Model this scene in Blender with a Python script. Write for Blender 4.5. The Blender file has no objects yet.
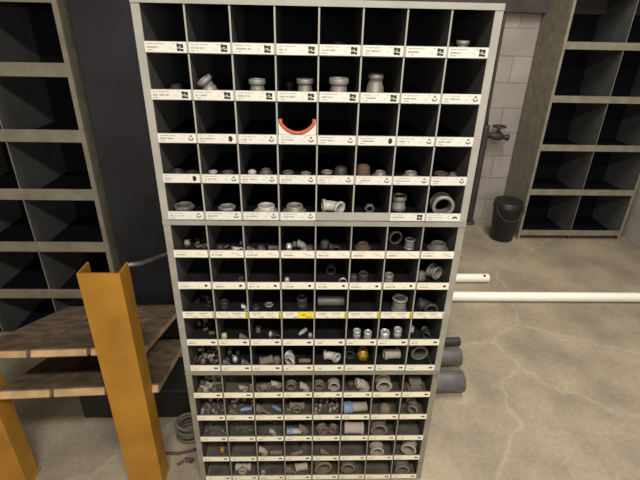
import bpy, bmesh, math, random
from math import sin, cos, pi, sqrt, atan2, radians
from mathutils import Vector, Matrix

scene = bpy.context.scene
COL = scene.collection
rnd = random.Random(11)

# ------------------------------------------------------------------ camera
CAM = Vector((-0.0265, -1.1634, 1.6257))
YAW, PITCH, ROLL, FPX = 0.0338, 0.4571, 0.0211, 446.69
fwd = Vector((sin(YAW) * cos(PITCH), cos(YAW) * cos(PITCH), -sin(PITCH)))
rt0 = Vector((cos(YAW), -sin(YAW), 0))
up0 = rt0.cross(fwd)
RT = cos(ROLL) * rt0 + sin(ROLL) * up0
UP = -sin(ROLL) * rt0 + cos(ROLL) * up0

def ray(px, py):
    return fwd + RT * ((px - 320) / FPX) + UP * ((240 - py) / FPX)
def on_y(px, py, y):
    d = ray(px, py); t = (y - CAM.y) / d.y
    return CAM + d * t
def on_z(px, py, z):
    d = ray(px, py); t = (z - CAM.z) / d.z
    return CAM + d * t
def zc(P):
    return (Vector(P) - CAM).dot(fwd)

cd = bpy.data.cameras.new('camera')
cam = bpy.data.objects.new('camera', cd); COL.objects.link(cam)
M = Matrix((RT, UP, -fwd)).transposed().to_4x4(); M.translation = CAM
cam.matrix_world = M
cd.sensor_fit = 'HORIZONTAL'; cd.sensor_width = 36; cd.lens = FPX / 640 * 36
cd.clip_start = 0.02; cd.clip_end = 60
scene.camera = cam

# ------------------------------------------------------------------ materials
def mat(name, col, rough=.6, metal=0.0, var=.25, scale=12, bump=0.0, col2=None, spec=None, detail=6, coat=0):
    m = bpy.data.materials.new(name); m.use_nodes = True
    nt = m.node_tree; b = nt.nodes['Principled BSDF']
    b.inputs['Roughness'].default_value = rough; b.inputs['Metallic'].default_value = metal
    if spec is not None: b.inputs['Specular IOR Level'].default_value = spec
    tc = nt.nodes.new('ShaderNodeTexCoord'); nz = nt.nodes.new('ShaderNodeTexNoise')
    nz.inputs['Scale'].default_value = scale; nz.inputs['Detail'].default_value = detail
    nt.links.new(tc.outputs['Object'], nz.inputs['Vector'])
    rp = nt.nodes.new('ShaderNodeValToRGB')
    c2 = col2 if col2 else tuple(c * (1 - var) for c in col)
    rp.color_ramp.elements[0].position = .35; rp.color_ramp.elements[1].position = .65
    rp.color_ramp.elements[0].color = (*c2, 1); rp.color_ramp.elements[1].color = (*col, 1)
    nt.links.new(nz.outputs['Fac'], rp.inputs['Fac']); nt.links.new(rp.outputs['Color'], b.inputs['Base Color'])
    if bump:
        bp = nt.nodes.new('ShaderNodeBump'); bp.inputs['Strength'].default_value = bump; bp.inputs['Distance'].default_value = .002
        nt.links.new(nz.outputs['Fac'], bp.inputs['Height']); nt.links.new(bp.outputs['Normal'], b.inputs['Normal'])
    return m

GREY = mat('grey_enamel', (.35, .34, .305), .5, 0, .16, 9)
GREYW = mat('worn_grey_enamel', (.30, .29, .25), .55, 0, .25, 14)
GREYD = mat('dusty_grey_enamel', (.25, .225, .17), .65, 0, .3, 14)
INT1 = mat('shade_dark_bin_interior', (.007, .008, .012), .75, 0, .3, 10, spec=.12)  # grey steel coloured near black: the shade deep inside the bins is painted in
INT2 = mat('shaded_bin_interior', (.014, .013, .013), .8, 0, .4, 14, spec=.15)  # bin shade put into the colour, a little lighter than the top cabinet
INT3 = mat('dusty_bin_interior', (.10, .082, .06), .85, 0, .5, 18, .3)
DIV1 = mat('shaded_divider_steel', (.085, .085, .085), .7, 0, .2, 8, spec=.2)  # sides darkened for bin shade; the front edges keep the frame grey
DIV3 = mat('shaded_dusty_divider_steel', (.075, .068, .056), .7, 0, .35, 12)  # dust, plus bin shade put into the colour
CARD1 = mat('white_card', (.67, .66, .60), .45, 0, .05, 20)
CARD2 = mat('off_white_card', (.76, .73, .61), .5, 0, .06, 20)
CARD3 = mat('cream_card', (.82, .77, .60), .55, 0, .08, 20)
INK = mat('black_ink', (.015, .014, .014), .6)
INKG = mat('grey_ink', (.28, .27, .25), .6)
INKL = mat('faint_ink', (.48, .46, .41), .6)
YELL = mat('yellow_label', (.80, .62, .015), .5, 0, .08)
IRON = mat('black_iron', (.05, .047, .045), .55, .25, .4, 30, .2)
GALV = mat('galvanised_iron', (.30, .28, .25), .5, .35, .3, 25, .15)
DULL = mat('dull_grey_iron', (.15, .138, .122), .6, .2, .35, 28, .2)
PALE = mat('pale_grey_iron', (.50, .48, .43), .55, .15, .25, 25, .15)
SHINY = mat('bright_zinc', (.88, .88, .88), .28, .6, .15, 30)
DUST = mat('dusty_brown_iron', (.19, .152, .11), .85, 0, .4, 40, .3)
DUSTL = mat('dusty_tan_iron', (.38, .33, .26), .8, 0, .3, 40, .2)
RUST = mat('rusty_iron', (.13, .075, .05), .8, .1, .5, 40, .3)
BRASS = mat('brass', (.62, .36, .07), .38, .6, .3, 25)
BLUE = mat('blue_coating', (.17, .23, .36), .5, 0, .3, 20)
PYEL = mat('pale_yellow', (.55, .50, .22), .6, 0, .2, 20)
REDO = mat('orange_red_edge', (.46, .105, .05), .5, 0, .2, 10)
WPAPER = mat('white_board', (.78, .70, .66), .6, 0, .1, 10)
YPAINT = mat('yellow_paint', (.40, .19, .018), .5, 0, .32, 6, .1)
WOOD = mat('worn_wood', (.17, .115, .07), .8, 0, .6, 16, .4)
WOODE = mat('raw_wood_edge', (.48, .31, .15), .7, 0, .4, 16, .3)
NAVY = mat('blue_black_paint', (.024, .025, .031), .4, .1, .4, 5)
BLACK = mat('black_plastic', (.012, .012, .013), .5, 0, .3, 8)
PIPE = mat('grey_steel_pipe', (.17, .17, .17), .45, .4, .35, 12)
PVC = mat('white_pvc', (.92, .91, .82), .4, 0, .05, 5)
CABLE = mat('grey_cable', (.15, .13, .105), .7, 0, .35, 20)
REDH = mat('dull_red_hose', (.10, .04, .03), .6, 0, .3, 20)
BROWN = mat('dark_brown_paint', (.055, .042, .040), .6, 0, .4, 6)

# ------------------------------------------------------------------ mesh helpers
class MB:
    def __init__(self): self.bm = bmesh.new(); self.mats = []
    def mi(self, m):
        if m not in self.mats: self.mats.append(m)
        return self.mats.index(m)
    def box(self, x0, x1, y0, y1, z0, z1, m, bev=0):
        i = self.mi(m)
        vs = [self.bm.verts.new((x, y, z)) for x in (x0, x1) for y in (y0, y1) for z in (z0, z1)]
        fs = []
        for f in ((0, 1, 3, 2), (4, 6, 7, 5), (0, 4, 5, 1), (2, 3, 7, 6), (0, 2, 6, 4), (1, 5, 7, 3)):
            fc = self.bm.faces.new([vs[k] for k in f]); fc.material_index = i; fs.append(fc)
        if bev:
            es = set(e for f in fs for e in f.edges)
            bmesh.ops.bevel(self.bm, geom=list(es), offset=bev, segments=2, affect='EDGES', profile=.5, material=-1)
        return vs
    def quad(self, x0, x1, z0, z1, y, m):
        i = self.mi(m)
        f = self.bm.faces.new([self.bm.verts.new(p) for p in ((x0, y, z0), (x1, y, z0), (x1, y, z1), (x0, y, z1))])
        f.material_index = i
    def poly(self, pts, m):
        f = self.bm.faces.new([self.bm.verts.new(p) for p in pts]); f.material_index = self.mi(m)
    def prism(self, pts, y0, y1, m):
        """outline in (x, z), extruded along y"""
        i = self.mi(m); n = len(pts)
        a = [self.bm.verts.new((p[0], y0, p[1])) for p in pts]; b = [self.bm.verts.new((p[0], y1, p[1])) for p in pts]
        self.bm.faces.new(a).material_index = i; self.bm.faces.new(b[::-1]).material_index = i
        for k in range(n):
            f = self.bm.faces.new((a[k], b[k], b[(k + 1) % n], a[(k + 1) % n])); f.material_index = i
    def rings(self, rings, m, close=True, smooth=True, cap=False):
        i = self.mi(m); R = [[self.bm.verts.new(p) for p in r] for r in rings]; n = len(R[0])
        pairs = list(zip(R, R[1:])) + ([(R[-1], R[0])] if close else [])
        for a, b in pairs:
            for k in range(n):
                f = self.bm.faces.new((a[k], a[(k + 1) % n], b[(k + 1) % n], b[k])); f.material_index = i; f.smooth = smooth
        if cap:
            for r in (R[0], R[-1]):
                f = self.bm.faces.new(r); f.material_index = i
    def pipe(self, path, profile, rin, m, seg=20):
        """path(t)->(pos, n1, n2); profile = [(t, r, hex?)]; hollow bore of radius rin (0 = solid)"""
        def ring(t, r, hx=False):
            p, a, b = path(t); o = []
            for k in range(seg):
                th = 2 * pi * k / seg; q = r
                if hx: q = r * cos(pi / hx) / cos((th % (2 * pi / hx)) - pi / hx)
                o.append(p + a * (cos(th) * q) + b * (sin(th) * q))
            return o
        rs = [ring(*p) for p in profile]
        if rin > 0:
            ts = sorted(set(p[0] for p in profile), reverse=True)
            rs += [ring(t, rin) for t in ts]
            self.rings(rs, m)
        else:
            self.rings(rs, m, close=False, cap=True)
    def tube(self, pts, r, m, seg=8):
        pts = [Vector(p) for p in pts]; rs = []
        prev = None
        for k, p in enumerate(pts):
            t = (pts[min(k + 1, len(pts) - 1)] - pts[max(k - 1, 0)]).normalized()
            if prev is None:
                a = t.orthogonal().normalized()
            else:
                a = (prev - t * prev.dot(t)).normalized()
            prev = a; b = t.cross(a)
            rs.append([p + (a * cos(2 * pi * j / seg) + b * sin(2 * pi * j / seg)) * r for j in range(seg)])
        self.rings(rs, m, close=False, cap=True)
    def mesh(self, name, sharp=True):
        bmesh.ops.recalc_face_normals(self.bm, faces=self.bm.faces[:])
        me = bpy.data.meshes.new(name); self.bm.to_mesh(me); self.bm.free()
        for m in self.mats: me.materials.append(m)
        return me
    def build(self, name, parent=None, loc=(0, 0, 0), rz=0):
        return put(name, self.mesh(name), parent, loc, rz)

def put(name, me, parent=None, loc=(0, 0, 0), rz=0, sc=1):
    o = bpy.data.objects.new(name, me); COL.objects.link(o)
    o.location = loc; o.rotation_euler = (0, 0, rz); o.scale = (sc, sc, sc)
    if parent: o.parent = parent
    return o
def thing(name, label, cat, loc=(0, 0, 0), rz=0, group=None):
    o = bpy.data.objects.new(name, None); COL.objects.link(o); o.location = loc; o.rotation_euler = (0, 0, rz)
    o.empty_display_size = .05
    return tag(o, label, cat, group)
def tag(o, label, cat, group=None):
    o['label'] = label; o['category'] = cat
    if group: o['group'] = group
    return o
def struct(mb, name):
    o = mb.build(name); o['kind'] = 'structure'; return o

# ------------------------------------------------------------------ bin cabinets
HW = 0.432            # half width
PX = 0.1039           # column pitch
PZ = 0.1085           # row pitch
LIP = 0.0258
H = 0.5557
DEP = 0.305
ZTOP = 1.6692
def row_T(s, r): return 1.5743 - s * H - r * PZ          # top of the lip (s, r from 0)
def row_floor(s, r): return row_T(s, r) - LIP + .0035

# ---- printed cards: small paper strips with rows of print and a mark
def text_row(mb, x0, x1, z, h, m, y, seed, cw=.0016):
    r = random.Random(seed); x = x0
    while x < x1:
        w = cw * r.uniform(.6, 1.2)
        if r.random() > .16: mb.quad(x, min(x + w, x1), z, z + h * r.uniform(.75, 1), y, m)
        x += w + cw * .3
def card_mesh(kind, seed, base):
    """a card centred on x, z from 0 to h, front at y = 0"""
    mb = MB(); w, h = .0975, .0236
    if base is CARD3: h = .0225
    mb.box(-w / 2, w / 2, 0, .0006, 0, h, base)
    y = -.0003; X = lambda u: -w / 2 + u * w
    if kind in ('picture', 'ring', 'blob', 'arch'):
        text_row(mb, X(.05), X(.46), .76 * h, .08 * h, INKG, y, seed)
        text_row(mb, X(.68), X(.73), .78 * h, .08 * h, INKG, y, seed + 1)
        text_row(mb, X(.05), X(.33 + .06 * (seed % 3)), .40 * h, .17 * h, INKG, y, seed + 2, .0020)
        text_row(mb, X(.05), X(.20), .16 * h, .10 * h, INKG, y, seed + 3)
        mb.quad(X(.61), X(.625), .34 * h, .52 * h, y, INKL)
        mb.quad(X(.655), X(.662), .32 * h, .5 * h, y, INKG)
        if kind == 'picture':
            for (u0, u1, v0, v1) in ((.77, .83, .54, .86), (.83, .87, .60, .80), (.87, .93, .50, .82), (.775, .93, .44, .50),
                                     (.77, .85, .16, .40), (.86, .93, .14, .36), (.84, .87, .22, .34)):
                mb.quad(X(u0), X(u1), v0 * h, v1 * h, y, INK)
        elif kind == 'blob':
            mb.poly([(X(.86) + .0055 * cos(a) * (1 + .12 * cos(3 * a)), y, .5 * h + .0078 * sin(a)) for a in [k * pi / 8 for k in range(16)]], INK)
        elif kind == 'ring':
            for k in range(8):
                a0, a1 = pi + k * pi / 8, pi + (k + 1) * pi / 8
                mb.poly([(X(.865) + R * cos(a), y, .52 * h + R * .95 * sin(a)) for R, a in ((.0070, a0), (.0070, a1), (.0042, a1), (.0042, a0))], INK)
            mb.quad(X(.83), X(.90), .60 * h, .74 * h, y, INKG)
            mb.quad(X(.845), X(.885), .74 * h, .84 * h, y, INK)
        else:
            for k in range(8):
                a0, a1 = k * pi / 8, (k + 1) * pi / 8
                mb.poly([(X(.84) + R * cos(a), y, .34 * h + R * sin(a)) for R, a in ((.0075, a0), (.0075, a1), (.0030, a1), (.0030, a0))], INK)
    elif kind == 'scribble':
        text_row(mb, X(.06), X(.42), .72 * h, .09 * h, INKL, y, seed)
        text_row(mb, X(.06), X(.36), .28 * h, .22 * h, INKG, y, seed + 1)
        for k in range(6):
            u = .66 + .045 * k + .01 * ((seed * k) % 3)
            mb.poly([(X(u), y, (.66 - .06 * k) * h), (X(u + .035), y, (.70 - .07 * k) * h), (X(u + .04), y, (.60 - .07 * k) * h), (X(u + .004), y, (.57 - .06 * k) * h)], INKL if k % 2 else INKG)
    elif kind == 'dot':
        text_row(mb, X(.06), X(.30), .70 * h, .1 * h, INKL, y, seed)
        text_row(mb, X(.06), X(.36), .26 * h, .22 * h, INKG, y, seed + 1)
        mb.quad(X(.62), X(.66), .3 * h, .4 * h, y, INKL)
        mb.poly([(X(.86) + .0048 * cos(a), y, .5 * h + .0042 * sin(a)) for a in [k * pi / 5 for k in range(10)]], INK)
    elif kind in ('stock', 'stockyellow'):
        for u0, u1 in ((.08, .38), (.52, .80)):
            if kind == 'stockyellow' and u0 > .5: continue
            text_row(mb, X(u0), X(u1), .66 * h, .17 * h, INKG, y, seed + int(u0 * 9))
            text_row(mb, X(u0 + .03), X(u1 - .06), .38 * h, .14 * h, INKL, y, seed + int(u0 * 9) + 1)
        text_row(mb, X(.34), X(.46), .10 * h, .15 * h, INK, y, seed + 5)
        if kind == 'stockyellow':
            mb.quad(X(.47), X(1), 0, h, y, YELL)
            text_row(mb, X(.60), X(.72), .45 * h, .22 * h, INK, y - .0002, seed + 7)
            text_row(mb, X(.74), X(.93), .10 * h, .26 * h, INKG, y - .0002, seed + 8)
        else:
            text_row(mb, X(.70), X(.84), .10 * h, .15 * h, INKG, y, seed + 6)
            if seed % 3 != 1: mb.quad(X(.92), X(1), 0, h, y, YELL)
            mb.quad(X(.955), X(.985), .55 * h, .82 * h, y - .0002, INK); mb.quad(X(.95), X(.985), .16 * h, .42 * h, y - .0002, INK)
    else:  # pair
        text_row(mb, X(.06), X(.34), .66 * h, .1 * h, INKL, y, seed)
        text_row(mb, X(.06), X(.26), .25 * h, .22 * h, INKG, y, seed + 1)
        for u in (.80, .87):
            mb.poly([(X(u + .03) + .0032 * cos(a), y, .52 * h + .0042 * sin(a)) for a in [k * pi / 4 + .2 for k in range(8)]], INK)
        mb.quad(X(.80), X(.93), .46 * h, .58 * h, y, INK)
    return mb.mesh('bin_label')

CARD_KIND = {}
for c in range(8):
    CARD_KIND[0, 0, c] = 'picture'; CARD_KIND[0, 1, c] = 'picture' if c < 6 else 'ring'
    CARD_KIND[0, 2, c] = 'blob' if c in (1, 5) else 'ring'
    CARD_KIND[0, 3, c] = 'blob' if c == 0 else 'ring'
    CARD_KIND[0, 4, c] = None if c in (4, 5) else 'picture' if c == 6 else 'arch' if c == 7 else 'ring'
    CARD_KIND[1, 0, c] = 'scribble'; CARD_KIND[1, 1, c] = 'dot'
    CARD_KIND[1, 2, c] = 'stockyellow' if c == 3 else 'stock'
    CARD_KIND[1, 3, c] = 'pair'; CARD_KIND[1, 4, c] = 'pair'
    for r in range(5): CARD_KIND[2, r, c] = 'pair'

def bin_cabinet(name, label, group, loc, rz, hw, px, ncol, nrow, pz, lip, h, dep, frame, inner, floorm, divm, cards=None, topopen=None):
    """origin at the middle of the base of the front"""
    t = thing(name, label, 'bin cabinet', loc, rz, group)
    post = .020; rail = .0142
    for sgn in (-1, 1):
        mb = MB()
        xo, xi = sgn * hw, sgn * (hw - post)
        mb.box(min(xo, xi), max(xo, xi), 0, .0035, 0, h, frame)              # front flange
        xs = sgn * (hw - .0015)
        mb.box(min(xo, xs), max(xo, xs), .0035, dep, 0, h, frame)            # outer skin
        xi2 = sgn * (hw - post + .0025)
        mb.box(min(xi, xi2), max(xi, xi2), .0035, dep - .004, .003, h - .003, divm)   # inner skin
        mb.build('side_panel', t)
    mb = MB()
    mb.box(-hw + .002, hw - .002, .0036, dep, h - .0015, h, frame)
    mb.box(-hw, hw, -.003, .0006, h - rail, h, frame)
    mb.box(-hw + post + .003, hw - post - .003, .0006, .012, h - rail, h - rail + .0012, frame)
    mb.build('top_panel', t)
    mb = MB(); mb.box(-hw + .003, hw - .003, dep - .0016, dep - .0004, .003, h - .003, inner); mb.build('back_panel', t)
    x_left = -ncol * px / 2
    for k in range(1, ncol):
        mb = MB(); x = x_left + k * px
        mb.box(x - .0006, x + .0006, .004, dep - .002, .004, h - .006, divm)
        mb.box(x - .0020, x + .0020, .0012, .0040, .004, h - rail, frame)
        mb.build('divider', t)
    for r in range(nrow):
        T = (cards['T'](r) if cards else h - rail - (r + 1) * pz + lip) 
        zb = T - lip
        mb = MB()
        mb.box(-hw + post - .0005, hw - post + .0005, -.0008, .0010, zb, T, frame)           # front lip
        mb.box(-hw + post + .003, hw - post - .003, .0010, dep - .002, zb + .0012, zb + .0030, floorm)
        mb.box(-hw + post - .0005, hw - post + .0005, -.0008, .0065, zb - .0002, zb + .0012, frame)
        sh = mb.build('shelf', t)
        for c in range(ncol):
            if cards:
                kd = CARD_KIND[cards['s'], r, c]
                if not kd: continue
                me = card_mesh(kd, (r * 8 + c) % 7 * 10 + r, cards['base'])
                o = put('bin_label', me, sh, (x_left + (c + .5) * px + rnd.uniform(-.0012, .0012), -.0016, zb + .0014 + rnd.uniform(-.0004, .0004)))
                o.rotation_euler.y = rnd.uniform(-.006, .006)
                if kd == 'stockyellow': o['label'] = 'stock card with a bright yellow half'
                elif kd == 'blob': o['label'] = 'white card with a black blob mark'
    return t

CABN = ('top', 'middle', 'lower')
LBL = ('grey steel bin cabinet of forty openings, topmost of the stack, mostly empty shade-dark bins',
       'grey steel bin cabinet, middle of the stack, with yellow marked cards in one row',
       'grey steel bin cabinet on the floor under the stack, dusty cream cards and bins')
for s in range(3):
    zbase = ZTOP - (s + 1) * H
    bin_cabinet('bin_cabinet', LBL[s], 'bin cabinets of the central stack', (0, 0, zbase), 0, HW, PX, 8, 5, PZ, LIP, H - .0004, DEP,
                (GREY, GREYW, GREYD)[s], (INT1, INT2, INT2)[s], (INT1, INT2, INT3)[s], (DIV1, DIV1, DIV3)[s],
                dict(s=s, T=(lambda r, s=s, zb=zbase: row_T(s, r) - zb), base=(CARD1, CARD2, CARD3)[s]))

# ------------------------------------------------------------------ fittings (unit meshes: width 1, base at z = 0)
def straight(p0, p1):
    p0, p1 = Vector(p0), Vector(p1); t = (p1 - p0).normalized(); a = t.orthogonal().normalized(); b = t.cross(a)
    return lambda q: (p0.lerp(p1, q), a, b)
def vert(h):
    return lambda q: (Vector((0, 0, h * q)), Vector((1, 0, 0)), Vector((0, 1, 0)))
def along_y(d, z):
    return lambda q: (Vector((0, d * (q - .5), z)), Vector((1, 0, 0)), Vector((0, 0, 1)))
def along_x(w, z):
    return lambda q: (Vector((w * (q - .5), 0, z)), Vector((0, 1, 0)), Vector((0, 0, 1)))
def arc(c, R, a0, a1, u, v):
    c, u, v = Vector(c), Vector(u), Vector(v); n = u.cross(v)
    def f(q):
        a = a0 + (a1 - a0) * q; d = u * cos(a) + v * sin(a)
        return (c + d * R, d, n)
    return f
def bead(r, rb, n=6, mid=None):
    """round body with a raised bead at each end"""
    pr = [(0, rb), (.07, rb * 1.01), (.14, rb), (.17, r)]
    for k in range(1, n): pr.append((.17 + .66 * k / n, mid if mid else r))
    return pr + [(.83, r), (.86, rb), (.93, rb * 1.01), (1, rb)]
def base_mesh(kind, m):
    mb = MB()
    if kind == 'coupling':       mb.pipe(vert(.95), bead(.44, .495), .36, m)
    elif kind == 'reducer':
        mb.pipe(vert(1.02), [(0, .45), (.06, .47), (.25, .47), (.34, .43), (.62, .405), (.70, .41), (.72, .48), (.76, .5), (.93, .5), (1, .47)], .35, m)
    elif kind == 'bell':
        mb.pipe(vert(1.12), [(0, .49), (.08, .5), (.16, .49), (.20, .46), (.45, .43), (.62, .36), (.78, .34), (.80, .40), (.92, .41), (1, .39)], .28, m)
    elif kind == 'bushing':
        mb.pipe(vert(.42), [(0, .36), (.42, .36), (.45, .5, 6), (.55, .52, 6), (.9, .52, 6), (1, .49, 6)], .31, m, 24)
    elif kind == 'locknut':      mb.pipe(vert(.22), [(0, .47, 6), (.1, .5, 6), (.9, .5, 6), (1, .47, 6)], .3, m, 24)
    elif kind == 'flange':       mb.pipe(vert(.36), [(0, .48), (.08, .5), (.3, .5), (.38, .44), (.5, .36), (.85, .34), (1, .33)], .27, m, 24)
    elif kind == 'ring':         mb.pipe(along_y(.62, .5), bead(.45, .495), .355, m, 28)
    elif kind == 'thinring':     mb.pipe(along_y(.3, .5), [(0, .48), (.1, .5), (.9, .5), (1, .48)], .41, m, 28)
    elif kind == 'nut':          mb.pipe(along_y(.5, .5), [(0, .45, 6), (.1, .5, 6), (.9, .5, 6), (1, .45, 6)], .3, m, 24)
    elif kind == 'cap':          mb.pipe(vert(.85), [(0, .48), (.1, .5), (.25, .5), (.3, .46), (.7, .45), (.86, .40), (.95, .26), (1, .1)], 0, m)
    elif kind == 'sleeve':       mb.pipe(vert(1.2), [(0, .47), (.04, .5), (.5, .5), (.52, .48), (.56, .48), (.58, .5), (.94, .5), (1, .47)], .38, m)
    elif kind == 'nipple':
        pr = [(0, .17)]
        for k in range(5): pr += [(.03 + .05 * k, .195), (.055 + .05 * k, .18)]
        pr += [(.30, .205), (.70, .205)]
        for k in range(5): pr += [(.745 + .05 * k, .18), (.77 + .05 * k, .195)]
        mb.pipe(along_x(1, .205), pr + [(1, .17)], .14, m, 16)
    elif kind == 'longpipe':     mb.pipe(along_x(1, .2), [(0, .19), (.02, .2), (.5, .2), (.98, .2), (1, .19)], .165, m, 20)
    elif kind == 'barrel':       mb.pipe(along_x(1, .36), bead(.32, .36), .26, m, 20)
    elif kind == 'elbow':        # lying flat, one mouth to the front, one to the side
        mb.pipe(arc((-.32, -.32, .3), .46, 0, pi / 2, (1, 0, 0), (0, 1, 0)), bead(.235, .30, 8), .2, m, 18)
    elif kind == 'hook':         # standing on one mouth, the other to the side
        mb.pipe(arc((-.40, 0, .0), .48, 0, pi / 2, (1, 0, 0), (0, 0, 1)), bead(.26, .31, 8), .2, m, 18)
    elif kind == 'street':       # 45 degree elbow leaning on its side
        mb.pipe(arc((-.55, 0, .33), .9, -.55, .5, (1, 0, 0), (0, 1, 0)), bead(.27, .33, 6), .22, m, 18)
    elif kind == 'tee':
        mb.pipe(along_x(1, .29), bead(.24, .29, 4), .2, m, 18)
        mb.pipe(straight((0, -.05, .29), (0, -.46, .29)), [(0, .2), (.3, .235), (.62, .235), (.7, .29), (1, .29)], .19, m, 18)
    elif kind == 'tilted':       # bell fitting tipped over with its mouth up and to the side
        mb.pipe(vert(.62), [(0, .50), (.1, .52), (.3, .51), (.55, .44), (.8, .36), (1, .3)], .25, m)
        a = straight((0, 0, .48), (-.30, -.10, .95))
        mb.pipe(a, [(0, .30), (.3, .30), (.55, .31), (.6, .41), (.75, .43), (.9, .43), (1, .40)], .28, m)
    elif kind == 'plug':
        mb.pipe(vert(.55), [(0, .42), (.1, .45), (.7, .46), (.75, .5), (1, .5)], 0, m)
        mb.box(-.24, .24, -.24, .24, .54, .95, m, .03)
    elif kind == 'squareplug':
        mb.box(-.5, .5, -.32, .32, 0, .22, m, .03)
        mb.box(-.34, .34, -.28, .28, .21, .72, m, .04)
        mb.box(-.44, .44, -.31, .31, .70, .86, m, .03)
    elif kind == 'hexcap':
        mb.pipe(vert(.95), [(0, .46, 6), (.03, .5, 6), (.42, .5, 6), (.46, .47), (.55, .40), (.85, .38), (1, .30)], 0, m, 24)
    elif kind == 'blueend':
        mb.pipe(along_x(1, .27), [(0, .24), (.03, .26), (.35, .26), (.42, .2), (1, .19)], .16, m, 18)
        mb.mi(BLUE)
        for f in mb.bm.faces:
            if f.calc_center_median().x < -.1: f.material_index = 1
    if kind != 'longpipe':
        vs_ = mb.bm.verts[:]
        x0, x1 = min(v.co.x for v in vs_), max(v.co.x for v in vs_); y0, y1 = min(v.co.y for v in vs_), max(v.co.y for v in vs_); z0 = min(v.co.z for v in vs_)
        k = 1 / max(x1 - x0, y1 - y0) if kind in ('elbow', 'hook', 'street', 'tee', 'barrel', 'nipple', 'tilted') else 1 / (x1 - x0)
        for v in vs_: v.co = Vector(((v.co.x - (x0 + x1) / 2) * k, (v.co.y - (y0 + y1) / 2) * k, (v.co.z - z0) * k))
        HT[kind] = max(v.co.z for v in vs_)
    return mb.mesh(kind)
HT = dict(coupling=.95, reducer=1.02, bell=1.12, bushing=.42, locknut=.22, flange=.36, ring=1, thinring=1, nut=1, cap=.85, sleeve=1.2, nipple=.41,
          longpipe=.4, barrel=.72, elbow=.6, hook=.79, street=.66, tee=.58, tilted=1.05, plug=.95, squareplug=.86, hexcap=.95, blueend=.54)
NAME = dict(coupling='pipe_coupling', reducer='reducing_coupling', bell='bell_reducer', bushing='hex_bushing', locknut='lock_nut', flange='floor_flange',
            ring='pipe_coupling', thinring='pipe_ring', nut='union_nut', cap='capped_fitting', sleeve='pipe_sleeve', nipple='pipe_nipple', longpipe='pipe_length',
            barrel='pipe_coupling', elbow='pipe_elbow', hook='pipe_elbow', street='street_elbow', tee='pipe_tee', tilted='reducing_elbow',
            plug='pipe_plug', squareplug='pipe_plug', hexcap='hex_fitting', blueend='pipe_adapter')
_mc = {}
def unit(kind, m):
    k = (kind, m.name)
    if k not in _mc: _mc[k] = base_mesh(kind, m)
    return _mc[k]

ROWN = ('top', 'second', 'third', 'fourth', 'bottom')
COLN = ('first', 'second', 'third', 'fourth', 'fifth', 'sixth', 'seventh', 'last')
def where(s, r, c): return f'in {COLN[c]} bin of {ROWN[r]} row, {CABN[s]} cabinet'
PLACED = {}
def cell_x(c): return -4 * PX + c * PX
def fit(s, r, c, kind, px, ytop, wpx, m, desc, rz=0.0, tilt=None):
    """stand a fitting on the floor of a bin so that its top shows where the photo has it"""
    s -= 1; r -= 1; c -= 1; me = unit(kind, m)
    rx = [v.co.x * cos(rz) - v.co.y * sin(rz) for v in me.vertices]; ry = [v.co.x * sin(rz) + v.co.y * cos(rz) for v in me.vertices]
    x0, x1, y0, y1 = min(rx), max(rx), min(ry), max(ry)
    zf = row_floor(s, r); P = on_y(px, ytop, .08)
    for _ in range(4):
        w = wpx * zc(P) / FPX; w = min(w, .088); hh = HT[kind] * w
        P = on_z(px, ytop, zf + hh) if ray(px, ytop).z < -.02 else on_y(px, ytop, .1)
        y = min(max(P.y, .006 - y0 * w), .285 - y1 * w)
        P = on_y(px, ytop, y)
    lo = max(cell_x(c) + .003, -.4105); hi = min(cell_x(c) + PX - .003, .4105)
    x = min(max(P.x, lo - x0 * w), hi - x1 * w)
    o = put(NAME[kind], unit(kind, m), None, (x, y, zf + .0003), rz, w)
    tag(o, f'{desc} {where(s, r, c)}', 'pipe fitting', 'fittings in the bins of the stack')
    PLACED.setdefault((s, r, c), []).append((x, y, .5 * w))
    return o

F = fit
# ---- top cabinet
F(1,1,5,'bushing',339,41.5,15,DULL,'grey hex bushing')
F(1,1,6,'flange',378,42,14,DULL,'flat dull flange')
F(1,1,6,'bushing',396,41,11,PALE,'pale hex bushing')
F(1,1,8,'reducer',463,40.5,13,GALV,'grey reducer seen over the card')
F(1,1,8,'cap',482,42,9,DULL,'small dull cap')
F(1,2,1,'flange',164,84,18,DULL,'low dull flange')
F(1,2,2,'tilted',207.5,74,22,GALV,'galvanised reducing elbow with open mouth')
F(1,2,3,'reducer',257,79,17,GALV,'grey reducer with wide rim')
F(1,2,4,'reducer',305,78.5,17,GALV,'grey reducer with ribbed neck',.4)
F(1,2,4,'cap',289.5,81,10,IRON,'black iron cap')
F(1,2,5,'reducer',339,78,20,GALV,'wide grey reducer')
F(1,2,6,'bell',376,74,20,GALV,'tall grey bell reducer')
F(1,4,1,'flange',176,170,15,IRON,'black iron flange')
F(1,4,1,'locknut',192,171.5,12,IRON,'flat black lock nut')
F(1,4,2,'bushing',213,171,9,PALE,'small pale bushing',.3)
F(1,4,2,'locknut',228,171.5,12,DULL,'flat lock nut')
F(1,4,3,'cap',252,169.5,9,PALE,'small pale cap')
F(1,4,3,'flange',266,169,13,DULL,'dull flange')
F(1,4,4,'locknut',288,171.5,12,DULL,'dull lock nut')
F(1,4,4,'bushing',306,172.5,11,GALV,'grey hex bushing',.3)
F(1,4,5,'bushing',327,171,12,GALV,'grey bushing',.2)
F(1,4,5,'cap',341,166,14,IRON,'round black cap')
F(1,4,6,'cap',363.5,164,15,RUST,'brownish domed cap')
F(1,4,6,'flange',381,171.5,15,GALV,'flat grey flange')
F(1,4,7,'flange',411,172,17,GALV,'flat grey flange')
F(1,4,8,'locknut',441,172.5,14,RUST,'rusty red lock nut')
F(1,4,8,'flange',453,173,10,DULL,'small dull flange')
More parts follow.
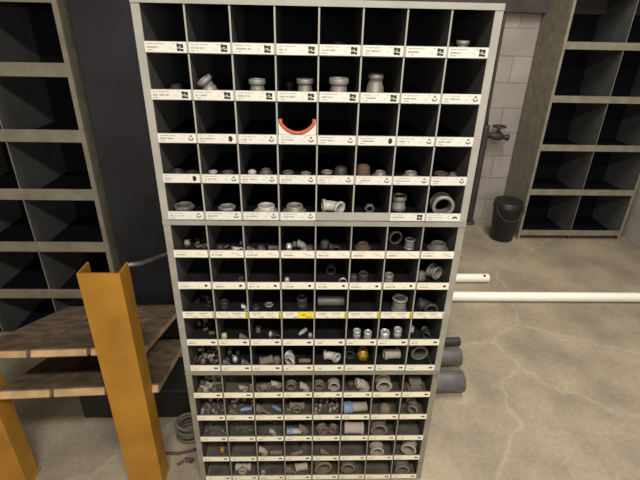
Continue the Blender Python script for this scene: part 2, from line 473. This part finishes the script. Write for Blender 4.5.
F(1,5,1,'bushing',183.5,204.5,21,DULL,'dull hex bushing')
F(1,5,2,'bushing',227,206,18,GALV,'grey hex bushing',.3)
F(1,5,3,'flange',266.5,205,25,PALE,'pale wide flange',.5)
F(1,5,4,'flange',294.6,205,24,GALV,'wide grey flange')
F(1,5,5,'street',332,200.5,26,PALE,'pale elbow',1.25)
F(1,5,6,'nut',369.8,204.5,10,DULL,'small ring nut')
F(1,5,7,'reducer',399.5,195,15.5,GALV,'upright grey reducer')
F(1,5,8,'ring',443.5,194,22.5,GALV,'large ring-shaped coupling',-.05)
# ---- middle cabinet
F(2,1,2,'cap',220,245,8,IRON,'black iron cap')
F(2,1,2,'elbow',241,246,10,PALE,'small pale elbow',.5)
F(2,1,3,'elbow',252,247,10,DULL,'small dull elbow')
F(2,1,3,'flange',261,247,9,DULL,'small flange')
F(2,1,3,'tee',274.5,246,11,DULL,'small tee')
F(2,1,4,'hexcap',289,244,7,SHINY,'bright hex cap')
F(2,1,4,'hook',303,240,11,GALV,'grey upright elbow')
F(2,1,4,'cap',295,241.5,6,DULL,'small dull cap')
F(2,1,4,'flange',311,246,8,DULL,'small dull flange')
F(2,1,5,'cap',325,240,10,IRON,'taller black cap')
F(2,1,5,'elbow',335,244,11,IRON,'black elbow')
F(2,1,6,'flange',363,243.5,16,RUST,'brown rimmed flange')
F(2,1,7,'thinring',396,231,14,GALV,'thin ring standing on edge',.25)
F(2,1,7,'coupling',411,239,11,GALV,'grey upright coupling')
F(2,1,8,'flange',445,243,21,DULL,'wide dark flange')
F(2,2,2,'nut',241,277,5,DULL,'small nut')
F(2,2,4,'hexcap',287,278,6,SHINY,'bright hex cap')
F(2,2,5,'ring',331,265,10,IRON,'black ring coupling')
F(2,2,5,'thinring',343,278,8,SHINY,'thin bright ring')
F(2,2,6,'cap',353,274,10,IRON,'black cap beside the card edge')
F(2,2,6,'sleeve',363.5,273,10,IRON,'black sleeve')
F(2,2,7,'sleeve',389,274,9,GALV,'grey ribbed sleeve')
F(2,2,8,'cap',421,271,11,DULL,'small dull cap')
F(2,2,8,'ring',436.5,265,15,GALV,'grey coupling on its side',.6)
F(2,3,2,'sleeve',224,301,8,IRON,'small black sleeve')
F(2,3,2,'hook',245,304,7,SHINY,'bright small elbow')
F(2,3,3,'bushing',269,304,9,GALV,'grey oval bushing')
F(2,3,3,'flange',256,306,8,IRON,'small black flange')
F(2,3,4,'sleeve',302,297,11,IRON,'black ribbed sleeve')
F(2,3,5,'longpipe',331,296,28,DULL,'dull length of pipe across the back')
F(2,3,7,'coupling',400,297.5,15.5,GALV,'grey coupling with bright rim')
F(2,3,8,'elbow',428,301,18,IRON,'black elbow')
F(2,4,2,'cap',224,333.5,6,PYEL,'small pale yellow cap')
F(2,4,2,'elbow',244,334.5,9,DUST,'small brown elbow')
F(2,4,3,'sleeve',258,327,5,DULL,'thin dull sleeve')
F(2,4,3,'hexcap',271,332,6,SHINY,'bright hex cap')
F(2,4,3,'elbow',279,332,10,IRON,'black elbow')
F(2,4,4,'nipple',303,330,10,SHINY,'bright nipple',.9)
F(2,4,4,'hexcap',311.5,333.5,5,SHINY,'small bright cap')
F(2,4,6,'sleeve',357,330,7.5,SHINY,'first bright chrome sleeve')
F(2,4,6,'sleeve',368,331.5,7.5,SHINY,'second bright chrome sleeve')
F(2,4,7,'sleeve',385,331.5,9.5,SHINY,'wide bright chrome sleeve')
F(2,4,7,'sleeve',398,328.5,8,SHINY,'taller bright chrome sleeve')
F(2,4,8,'sleeve',412,326.5,5,SHINY,'narrow bright sleeve')
F(2,4,8,'street',426,329,16,IRON,'black street elbow')
F(2,5,2,'hexcap',235,357,6,SHINY,'bright hex cap')
F(2,5,2,'elbow',246,360,9,DULL,'dull elbow')
F(2,5,2,'elbow',227,360.5,8,DUST,'brown elbow')
F(2,5,3,'barrel',266,357,13,DUST,'brown coupling on its side',.3)
F(2,5,3,'cap',277,357,8,DUST,'brown cap')
F(2,5,4,'elbow',292,356,14,PALE,'pale curved elbow',-.6)
F(2,5,4,'nipple',305,359,12,DUST,'dusty nipple')
F(2,5,5,'street',331,352,20,PALE,'bright grey street elbow',1.2)
F(2,5,6,'ring',349.5,349,11,IRON,'black ring coupling')
F(2,5,6,'hexcap',363,348.5,12.5,BRASS,'brass hex cap')
F(2,5,7,'barrel',392,349,16,DUSTL,'tan coupling on its side',.15)
F(2,5,8,'ring',419,343,18,DULL,'ring-shaped coupling',.1)
# ---- lower cabinet
F(3,1,2,'elbow',243,385,8,DUSTL,'tan elbow',.4)
F(3,1,2,'street',251,386,8,DUSTL,'second tan elbow')
F(3,1,3,'elbow',262,382.5,12,DUST,'brown elbow',1)
F(3,1,3,'street',275.5,382,13,DUSTL,'tan street elbow',1.2)
F(3,1,4,'ring',291,381.5,10,DUST,'brown ring coupling')
F(3,1,4,'hook',305,382.5,10,DUSTL,'tan upright elbow')
F(3,1,5,'ring',319,381.5,10,DUST,'smaller ring coupling')
F(3,1,5,'ring',334,380,12,DUSTL,'larger ring coupling')
F(3,1,6,'hook',364,377.5,15,DUSTL,'tan elbow',.2)
F(3,1,6,'cap',351,381,9,IRON,'dark cap')
F(3,1,7,'ring',384,377.5,16,DUSTL,'large tan ring coupling')
F(3,1,8,'squareplug',415,379.5,14,DUST,'square headed plug')
F(3,2,2,'nipple',246,407.5,11,BLUE,'blue nipple',.2)
F(3,2,2,'elbow',234,410,8,DUST,'brown elbow')
F(3,2,3,'nipple',277,407,10,BLUE,'blue nipple',-.6)
F(3,2,3,'elbow',262,408,12,DUST,'brown elbow')
F(3,2,3,'elbow',269,411,7,DUST,'smaller brown elbow')
F(3,2,4,'tee',297,403.5,15,DUST,'brown tee')
F(3,2,4,'nut',285,409,7,DUST,'dusty nut')
F(3,2,6,'blueend',355,404,25,DUSTL,'tan adapter with blue end',.1)
F(3,2,7,'cap',385,407.5,12,DUST,'dusty cap')
F(3,2,8,'street',412,403,21,DUST,'large dusty elbow')
F(3,3,3,'hook',273,429,7,DUSTL,'small tan elbow')
F(3,3,4,'blueend',294,428.5,15,PALE,'pale adapter with blue end')
F(3,3,4,'hook',304,425,10,DUST,'brown elbow')
F(3,3,5,'ring',322.5,425.5,11,DUST,'brown ring coupling',.4)
F(3,3,5,'ring',333,425.5,9,DUST,'smaller brown ring',-.3)
F(3,3,6,'barrel',354,424.5,19,DUSTL,'tan coupling on its side',-.05)
F(3,3,7,'ring',379,420.8,17,DUST,'large ring coupling')
F(3,4,1,'hexcap',222,448,6,BRASS,'small brass cap')
F(3,4,3,'hook',263.5,447,9,DUSTL,'tan elbow')
F(3,4,3,'nipple',276,451,12,DUST,'dusty nipple')
F(3,4,4,'nipple',297,452,12,DUST,'dusty nipple',.3)
F(3,4,5,'elbow',325,451,9,DUST,'dusty elbow')
F(3,4,7,'ring',377,445.5,14,DUSTL,'tan ring coupling')
F(3,4,8,'ring',411.5,441.5,15.5,DUSTL,'tan ring coupling',-.3)
F(3,5,2,'tee',243,464.5,15,DUSTL,'tan tee')
F(3,5,3,'nut',263,471,5,DUSTL,'small tan nut')
F(3,5,4,'barrel',301,463.5,12,DUSTL,'tan coupling on its side',.2)
F(3,5,4,'elbow',288.5,468,10,DUST,'dusty elbow')
F(3,5,5,'ring',319.5,459.5,18,DUST,'large ring coupling',.2)
F(3,5,6,'ring',348,460,15,DUST,'ring coupling at the back')
F(3,5,8,'ring',402,463.5,15,DUST,'ring coupling')

# ---- small pieces lying loose in some bins
def heap(s, r, c, n, kinds, ms, w0, w1, word, ymin=.02, ymax=.12):
    s -= 1; r -= 1; c -= 1
    zf = row_floor(s, r); spots = PLACED.setdefault((s, r, c), []); got = 0
    for _ in range(900):
        if got >= n: break
        w = rnd.uniform(w0, w1); rad = .45 * w
        x = rnd.uniform(max(cell_x(c) + .003, -.4105) + 1.25 * rad, min(cell_x(c) + PX - .003, .4105) - 1.25 * rad); y = rnd.uniform(max(ymin, rad + .008), ymax)
        if any((x - a) ** 2 + (y - b) ** 2 < (rad + q) ** 2 for a, b, q in spots): continue
        spots.append((x, y, rad)); got += 1
        k = rnd.choice(kinds)
        o = put(NAME[k], unit(k, rnd.choice(ms)), None, (x, y, zf + .0003), rnd.uniform(0, 6.28), w)
        tag(o, f'{word} {where(s, r, c)}', 'pipe fitting', f'loose small fittings {where(s, r, c)}')
SM = ['elbow', 'tee', 'nipple', 'cap', 'street']
heap(2,1,1,9,SM,[DULL,GALV,IRON],.016,.022,'small loose grey fitting',.05,.105)
heap(2,1,2,4,SM,[DULL,IRON],.014,.02,'small loose dark fitting',.05,.09)
heap(2,3,1,7,SM,[IRON],.014,.02,'small loose black fitting',.05,.15)
heap(2,3,8,5,SM,[IRON],.018,.024,'small loose black fitting',.05,.15)
heap(2,4,1,6,SM,[IRON,DUST],.014,.02,'small loose dusty fitting',.05,.15)
heap(2,5,1,24,SM,[DUST,DULL,IRON,DUSTL],.017,.023,'small loose brown fitting',.035,.13)
heap(2,5,2,5,SM,[DUST,DULL],.014,.02,'small loose brown fitting',.04,.12)
heap(3,1,1,26,SM,[DUST,DULL,DUSTL],.017,.022,'small loose brown fitting')
heap(3,2,1,24,['elbow','nipple','cap','hexcap'],[DULL,GALV,DUST],.013,.018,'small loose grey fitting')
heap(3,2,2,12,SM,[DUST,DUSTL],.013,.018,'small loose brown fitting')
heap(3,2,5,24,['hexcap','cap'],[DUST,DUSTL],.009,.012,'tiny loose dusty cap',.025,.10)
heap(3,3,1,12,SM,[DUST,DULL],.014,.019,'small loose brown fitting')
heap(3,3,3,6,SM,[DUST,RUST],.012,.016,'small loose dusty fitting',.02,.1)
heap(3,3,2,4,SM,[DUST],.012,.016,'small loose dusty fitting')
heap(3,4,1,6,SM,[DUST,RUST],.013,.018,'small loose brown fitting')
heap(3,4,4,5,SM,[DUST,IRON],.012,.018,'small loose dusty fitting')
heap(3,5,5,4,SM,[DUST],.014,.018,'small loose dusty fitting',.02,.12)

# ---- white board with a scooped orange edge in the fourth bin of the third row
def scoop():
    s, r, c = 0, 2, 3
    x0 = cell_x(c) + .0032; x1 = cell_x(c) + PX - .0032; zb = row_floor(s, r) + .0003; T = row_T(s, r)
    cx = (x0 + x1) / 2; N = 22
    cur = []
    for k in range(N + 1):
        u = -1 + 2 * k / N
        cur.append((cx + u * (x1 - x0) / 2, T + .0015 + .036 * (1 - sqrt(max(0, 1 - (.93 * u) ** 2))) / (1 - sqrt(1 - .93 ** 2))))
    t = tag(MB_scoop(cur, zb, x0, x1), 'white board with scooped orange edge standing in fourth bin of the third row', 'bin insert')
    rim = MB(); rim.tube([(min(max(x, x0 + .0052), x1 - .0052), .0105, z + .001) for x, z in cur], .0052, REDO, 8)
    inner = [(x, z) for x, z in cur]
    ro = rim.build('rim', t)
    ro['label'] = 'orange red curved rim'
def MB_scoop(cur, zb, x0, x1):
    mb = MB()
    mb.prism([(x0, zb)] + cur + [(x1, zb)], .0085, .0125, WPAPER)
    return mb.build('bin_insert')
scoop()

# ------------------------------------------------------------------ room
XL, XR, YB, YF, HC = -2.3, 2.7, 2.60, -3.2, 3.1
def floor_mat():
    m = mat('concrete_floor', (.44, .37, .262), .7, 0, .3, 3.2, .15, col2=(.28, .24, .18), detail=10)
    nt = m.node_tree; b = nt.nodes['Principled BSDF']
    tc = nt.nodes['Texture Coordinate'] if 'Texture Coordinate' in nt.nodes else nt.nodes.new('ShaderNodeTexCoord')
    n2 = nt.nodes.new('ShaderNodeTexNoise'); n2.inputs['Scale'].default_value = 45; n2.inputs['Detail'].default_value = 4
    v = nt.nodes.new('ShaderNodeTexVoronoi'); v.feature = 'DISTANCE_TO_EDGE'; v.inputs['Scale'].default_value = .75
    n3 = nt.nodes.new('ShaderNodeTexNoise'); n3.inputs['Scale'].default_value = 5
    mx = nt.nodes.new('ShaderNodeMixRGB'); mx.blend_type = 'ADD'; mx.inputs['Fac'].default_value = .18
    nt.links.new(tc.outputs['Object'], n2.inputs['Vector']); nt.links.new(tc.outputs['Object'], n3.inputs['Vector'])
    nt.links.new(tc.outputs['Object'], mx.inputs['Color1']); nt.links.new(n3.outputs['Color'], mx.inputs['Color2']); nt.links.new(mx.outputs['Color'], v.inputs['Vector'])
    src = b.inputs['Base Color'].links[0].from_socket
    a = nt.nodes.new('ShaderNodeMixRGB'); a.blend_type = 'MULTIPLY'; a.inputs['Fac'].default_value = .45
    nt.links.new(src, a.inputs['Color1']); nt.links.new(n2.outputs['Fac'], a.inputs['Color2'])
    cr = nt.nodes.new('ShaderNodeValToRGB'); cr.color_ramp.elements[0].position = 0; cr.color_ramp.elements[1].position = .010
    cr.color_ramp.elements[0].color = (.22, .22, .22, 1); cr.color_ramp.elements[1].color = (0, 0, 0, 1)
    nt.links.new(v.outputs['Distance'], cr.inputs['Fac'])
    c = nt.nodes.new('ShaderNodeMixRGB'); c.inputs['Color2'].default_value = (.55, .50, .40, 1)
    nt.links.new(cr.outputs['Color'], c.inputs['Fac']); nt.links.new(a.outputs['Color'], c.inputs['Color1'])
    nt.links.new(c.outputs['Color'], b.inputs['Base Color'])
    return m
def block_mat(name, rot):
    m = bpy.data.materials.new(name); m.use_nodes = True; nt = m.node_tree; b = nt.nodes['Principled BSDF']
    b.inputs['Roughness'].default_value = .85
    tc = nt.nodes.new('ShaderNodeTexCoord'); mp = nt.nodes.new('ShaderNodeMapping'); mp.inputs['Rotation'].default_value = rot
    br = nt.nodes.new('ShaderNodeTexBrick'); br.inputs['Scale'].default_value = 1
    br.inputs['Color1'].default_value = (.47, .42, .38, 1); br.inputs['Color2'].default_value = (.42, .37, .335, 1); br.inputs['Mortar'].default_value = (.31, .275, .25, 1)
    br.inputs['Mortar Size'].default_value = .005; br.inputs['Brick Width'].default_value = .4; br.inputs['Row Height'].default_value = .2
    nz = nt.nodes.new('ShaderNodeTexNoise'); nz.inputs['Scale'].default_value = 5; nz.inputs['Detail'].default_value = 8
    mx = nt.nodes.new('ShaderNodeMixRGB'); mx.blend_type = 'MULTIPLY'; mx.inputs['Fac'].default_value = .5
    bp = nt.nodes.new('ShaderNodeBump'); bp.inputs['Strength'].default_value = .4; bp.inputs['Distance'].default_value = .006
    L = nt.links.new
    L(tc.outputs['Object'], mp.inputs['Vector']); L(mp.outputs['Vector'], br.inputs['Vector']); L(tc.outputs['Object'], nz.inputs['Vector'])
    L(br.outputs['Color'], mx.inputs['Color1']); L(nz.outputs['Fac'], mx.inputs['Color2']); L(mx.outputs['Color'], b.inputs['Base Color'])
    L(br.outputs['Fac'], bp.inputs['Height']); bp.invert = True; L(bp.outputs['Normal'], b.inputs['Normal'])
    return m
FLOOR = floor_mat(); BLK = block_mat('block_wall', (radians(90), 0, 0)); BLKS = block_mat('block_wall_side', (radians(90), 0, radians(90)))
CEIL = mat('ceiling_paint', (.30, .29, .27), .8)
mb = MB(); mb.box(XL - .1, XR + .1, YF - .1, YB + .1, -.1, 0, FLOOR); struct(mb, 'floor')
mb = MB(); mb.box(XL - .1, XR + .1, YF - .1, YB + .1, HC, HC + .1, CEIL); struct(mb, 'ceiling')
mb = MB(); mb.box(XL - .1, XR + .1, YB, YB + .1, 0, HC, BLK); struct(mb, 'wall_back')
mb = MB(); mb.box(XL - .1, XR + .1, YF - .1, YF, 0, HC, BLK); struct(mb, 'wall_front')
mb = MB(); mb.box(XL - .1, XL, YF, YB, 0, HC, BLKS); struct(mb, 'wall_left')
mb = MB(); mb.box(XR, XR + .1, YF, YB, 0, HC, BLKS); struct(mb, 'wall_right')
mb = MB(); mb.box(XL, XR, YB - .08, YB, 1.70, 2.05, BROWN, .01); struct(mb, 'trim_1')

# ------------------------------------------------------------------ right of the stack
def lying_pipe(name, label, px_end, py_bottom, dia, length, m, group, rin=.85, tiltz=0.0, cap=False):
    P = on_z(px_end, py_bottom, 0.0)
    t = thing(name, label, 'pipe', (P.x, P.y + dia / 2, 0), tiltz, group)
    r = dia / 2
    mb = MB()
    mb.pipe(lambda q: (Vector((-length + length * q, 0, r + .0005)), Vector((0, 1, 0)), Vector((0, 0, 1))),
            [(0, r * .97), (.004, r), (.5, r), (.996, r), (1, r * .97)], r * rin, m, 32)
    o = mb.build('pipe_wall', t)
    return t
def single_pipe(*a, **k):
    t = lying_pipe(*a, **k)
    ch = t.children[0] if t.children else [o for o in COL.objects if o.parent == t][0]
    nm, lb, ct, gr = a[0], t['label'], t['category'], t.get('group')
    ch.parent = None; ch.location = t.location; ch.rotation_euler = t.rotation_euler
    bpy.data.objects.remove(t); ch.name = nm
    return tag(ch, lb, ct, gr)
single_pipe('steel_pipe', 'thick grey steel pipe on the floor, nearest of those behind the cabinet stack', 464, 397, .105, .62, PIPE, 'grey pipes on the floor behind the stack', tiltz=.03)
single_pipe('steel_pipe', 'grey steel pipe with dark open end, second on the floor behind the stack', 461, 369.5, .092, .60, PIPE, 'grey pipes on the floor behind the stack', tiltz=.05)
single_pipe('steel_pipe', 'thin dark steel pipe on the floor, farthest of the grey ones', 460, 348, .05, .62, IRON, 'grey pipes on the floor behind the stack', tiltz=.06)
single_pipe('plastic_pipe', 'short white plastic pipe on the concrete floor, ending in a dark hole', 489, 284, .060, .80, PVC, 'white pipes on the concrete floor', rin=.8)
single_pipe('plastic_pipe', 'long white plastic pipe across the concrete floor, nearer than the short one', 640, 304, .062, 1.5, PVC, 'white pipes on the concrete floor', rin=.8, tiltz=-.005)
mb = MB(); sp = bpy.data.objects['plastic_pipe']
mb.pipe(straight((-.035, -.013, .0535), (-.035, -.0145, .0590)), [(0, .009), (.8, .0095), (1, .009)], 0, BLACK, 14)  # black disc stands for the dark of a drilled hole
mb.build('hole_disc', sp)['label'] = 'small black disc for the dark hole near the pipe end'
# wall standpipe with a valve
P = on_z(470.5, 225, 0); t = thing('standpipe', 'dark vertical standpipe with a side valve against the block wall', 'pipe', (P.x, YB - .09, 0))
mb = MB(); mb.pipe(vert(.88), [(0, .028), (.02, .028), (.5, .028), (.98, .028), (1, .028)], 0, BROWN, 20); mb.build('pipe', t)
mb = MB(); mb.pipe(vert(.02), [(0, .05), (.5, .05), (1, .045)], 0, BROWN, 24); mb.build('base_flange', t)
mb = MB(); mb.pipe(straight((.0, -.0, .80), (.20, -.0, .78)), [(0, .02), (.25, .02), (.28, .03), (.4, .034), (.6, .034), (.72, .03), (.75, .02), (.9, .02), (.92, .028), (1, .028)], 0, IRON, 16)
mb.pipe(straight((.11, 0, .78), (.11, 0, .86)), [(0, .02), (.8, .015), (1, .015)], 0, IRON, 12)
v = mb.build('valve', t)
mb = MB(); mb.tube([(.11 + .05 * cos(a), .05 * sin(a), .87) for a in [k * pi / 12 for k in range(25)]], .007, IRON); mb.box(.06, .16, -.004, .004, .863, .87, IRON); mb.build('handwheel', v)
mb = MB(); mb.tube([(0, 0, .86), (0, .02, .98), (0, .03, 1.3), (0, .03, HC - .01)], .012, BROWN, 10); mb.build('riser', t)
# black bucket by the wall
P = on_y(507, 210, YB - .40); t = thing('bucket', 'black plastic bucket on the floor against the block wall', 'bucket', (P.x, YB - .40, 0))
mb = MB(); mb.pipe(vert(.34), [(0, .085), (.02, .09), (.8, .108), (.84, .115), (.9, .115), (.92, .109), (1, .11)], 0, BLACK, 28); mb.build('body', t)
mb = MB(); mb.tube([(.115 * cos(a), -.05 - .115 * sin(a) * .6, .31 - .11 * sin(a)) for a in [k * pi / 14 for k in range(15)]], .004, IRON); mb.build('handle', t)
# farther steel shelving against the back wall
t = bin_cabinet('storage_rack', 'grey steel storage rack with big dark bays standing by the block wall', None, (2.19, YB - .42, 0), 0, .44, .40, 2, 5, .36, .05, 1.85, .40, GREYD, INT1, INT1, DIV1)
t['category'] = 'storage rack'

# ------------------------------------------------------------------ left of the stack
# yellow frame with sloping plank shelves
VPD = ray(256, 222).normalized()
t = thing('plank_rack', 'yellow steel rack with sloping worn wooden shelves beside the cabinet stack', 'rack', (-.75, 0, 0))
def local(P): return Vector(P) - Vector((-.75, 0, 0))
YX = on_y(166, 472, -.02).x - .020
PB = on_y(139, 264, .06)
for (xa, xb, ya, yb, h) in ((YX - .125, YX, -.02, .05, PB.z + .012), (YX - .63, YX - .51, -.02, .05, PB.z + .012)):
    mb = MB(); a, b = local((xa, ya, 0)), local((xb, yb, 0))
    mb.box(a.x, b.x, a.y, a.y + .006, .012, h, YPAINT)
    mb.box(a.x, a.x + .006, a.y + .006, b.y, .012, h, YPAINT); mb.box(b.x - .006, b.x, a.y + .006, b.y, .012, h, YPAINT)
    mb.box(a.x - .004, b.x + .004, a.y - .006, b.y + .012, 0, .012, YPAINT)
    mb.build('upright', t)
def plank_run(px, py, y0, length, width, th, nb):
    P = on_y(px, py, y0); d = VPD; side = Vector((-1, 0, 0)); up = d.cross(side); 
    if up.z < 0: up = -up
    side = (side - d * side.dot(d)).normalized()
    for k in range(nb):
        mb = MB(); w = width / nb - .006
        i = mb.mi(WOOD); j = mb.mi(WOODE)
        o = P + side * (k * width / nb)
        c = [local(o + d * (length * a) + side * (w * b) - up * (th * e)) for a in (0, 1) for b in (0, 1) for e in (0, 1)]
        vs = [mb.bm.verts.new(q) for q in c]
        for f, mi_ in (((0, 2, 6, 4), i), ((1, 5, 7, 3), i), ((0, 1, 3, 2), j), ((4, 6, 7, 5), i), ((0, 4, 5, 1), j), ((2, 3, 7, 6), i)):
            mb.bm.faces.new([vs[q] for q in f]).material_index = mi_
        bmesh.ops.bevel(mb.bm, geom=mb.bm.edges[:], offset=.004, segments=1, affect='EDGES')
        mb.build('shelf_plank', t)
    return P
plank_run(146, 346, .055, .78, .56, .030, 3)
plank_run(159, 384, .055, .62, .54, .034, 3)
# grey bar along the top of the rack, and side rails that carry the planks
P = on_y(139, 264, .06); mb = MB()
mb.tube([local(Vector((YX - .01, .045, P.z + .004)))] + [local(P + VPD * q) for q in (.02, .3, .6, .8)], .007, PIPE, 8); mb.build('top_bar', t)
# loose boards on the lower plank shelf are part of its planking: a batten along its edge
# tall dark locker behind
t = thing('locker', 'tall blue-black steel locker standing behind the yellow rack', 'locker', (-.64, .82, 0))
mb = MB(); mb.box(-.32, .32, 0, .45, .05, 1.95, NAVY, .008); mb.box(-.30, .30, .02, .44, 0, .05, BLACK); mb.build('body', t)
for sx in (-1, 1):
    mb = MB(); x0, x1 = (-.312, -.006) if sx < 0 else (.006, .312)
    mb.box(x0, x1, -.018, -.001, .07, 1.93, NAVY, .005)
    for k in range(5): mb.box(x0 + .07, x1 - .07, -.021, -.0175, 1.70 + .03 * k, 1.712 + .03 * k, NAVY)
    d = mb.build('door', t)
    mb = MB(); mb.box(-.03 * sx - .012 if False else (sx * .035 - .01), sx * .035 + .01, -.034, -.018, .95, 1.09, IRON, .003); mb.build('handle', d)
# second storage rack, with large bays, left of the locker
t = bin_cabinet('storage_rack', 'grey steel storage rack with big dark bays beside the dark locker', None, (-1.49, .80, 0), 0, .50, .31, 3, 7, .27, .055, 1.95, .42, GREYD, INT1, INT1, DIV1)
t['category'] = 'storage rack'
# black box added to darken the shadow under the planks
t = thing('shade_box', 'low black box added on the floor as the dark under the wooden planks', 'added dark box', (-.75, .31, 0))
mb = MB(); mb.box(-.27, .27, 0, .22, 0, .13, BLACK, .006); mb.build('body', t)
mb = MB(); mb.box(-.272, .272, -.004, .222, .131, .165, BLACK, .006); mb.build('lid', t)
# coil of grey cable and a red hose on the floor in the gap
P = on_z(178, 432, 0)
pts = []
for k in range(150):
    a = k / 150 * 2 * pi * 6; R = .052 + .004 * sin(a * .37)
    pts.append((R * cos(a), R * sin(a) * .9, 007e-3 + .085 * k / 150 + .003 * sin(a * 1.3)))
mb = MB(); mb.tube(pts, .0062, CABLE, 6)
tag(mb.build('cable_coil', None, (-.52, .215, 0)), 'coil of grey cable on the floor between the yellow rack and cabinets', 'cable')
mb = MB(); mb.tube([(-.72, .09, .006), (-.66, .11, .006), (-.60, .12, .006), (-.55, .118, .006), (-.50, .13, .006), (-.455, .15, .006)], .006, REDH, 8)
tag(mb.build('hose'), 'thin dull red hose on the floor in front of the cable coil', 'hose')
for (px, py, k, lb) in ((190, 461, 'elbow', 'rusty elbow lying on the floor beside the cabinet foot'), (181, 464, 'nipple', 'rusty nipple lying on the floor beside the yellow post')):
    P = on_z(px, py, 0); o = put(NAME[k], unit(k, RUST), None, (min(P.x, -.455), P.y, .0003), .6, .03)
    tag(o, lb, 'pipe fitting')

# ------------------------------------------------------------------ light
def area(name, loc, target, w, h, e, col):
    l = bpy.data.lights.new(name, 'AREA'); l.shape = 'RECTANGLE'; l.size = w; l.size_y = h; l.energy = e; l.color = col
    o = bpy.data.objects.new(name, l); COL.objects.link(o); o.location = loc
    o.rotation_euler = (Vector(target) - Vector(loc)).to_track_quat('-Z', 'Y').to_euler(); return o
area('ceiling_lamp', (.2, -1.75, HC - .06), (.2, -1.75, 0), 1.5, .3, 106, (1, .95, .86))
area('ceiling_lamp', (1.35, .75, HC - .06), (1.35, .75, 0), .3, 1.5, 64, (1, .94, .84))
area('front_fill', (.25, YF + .05, 1.75), (.1, 0, 1.0), 2.6, .5, 48, (1, .95, .85))  # unseen fill light added at the front wall to lift the lower cards
w = bpy.data.worlds.new('world'); scene.world = w; w.use_nodes = True
w.node_tree.nodes['Background'].inputs['Color'].default_value = (.6, .62, .7, 1); w.node_tree.nodes['Background'].inputs['Strength'].default_value = .05

vs = scene.view_settings
vs.view_transform = 'Standard'; vs.look = 'None'; vs.exposure = 0.0; vs.gamma = 1; vs.use_curve_mapping = False
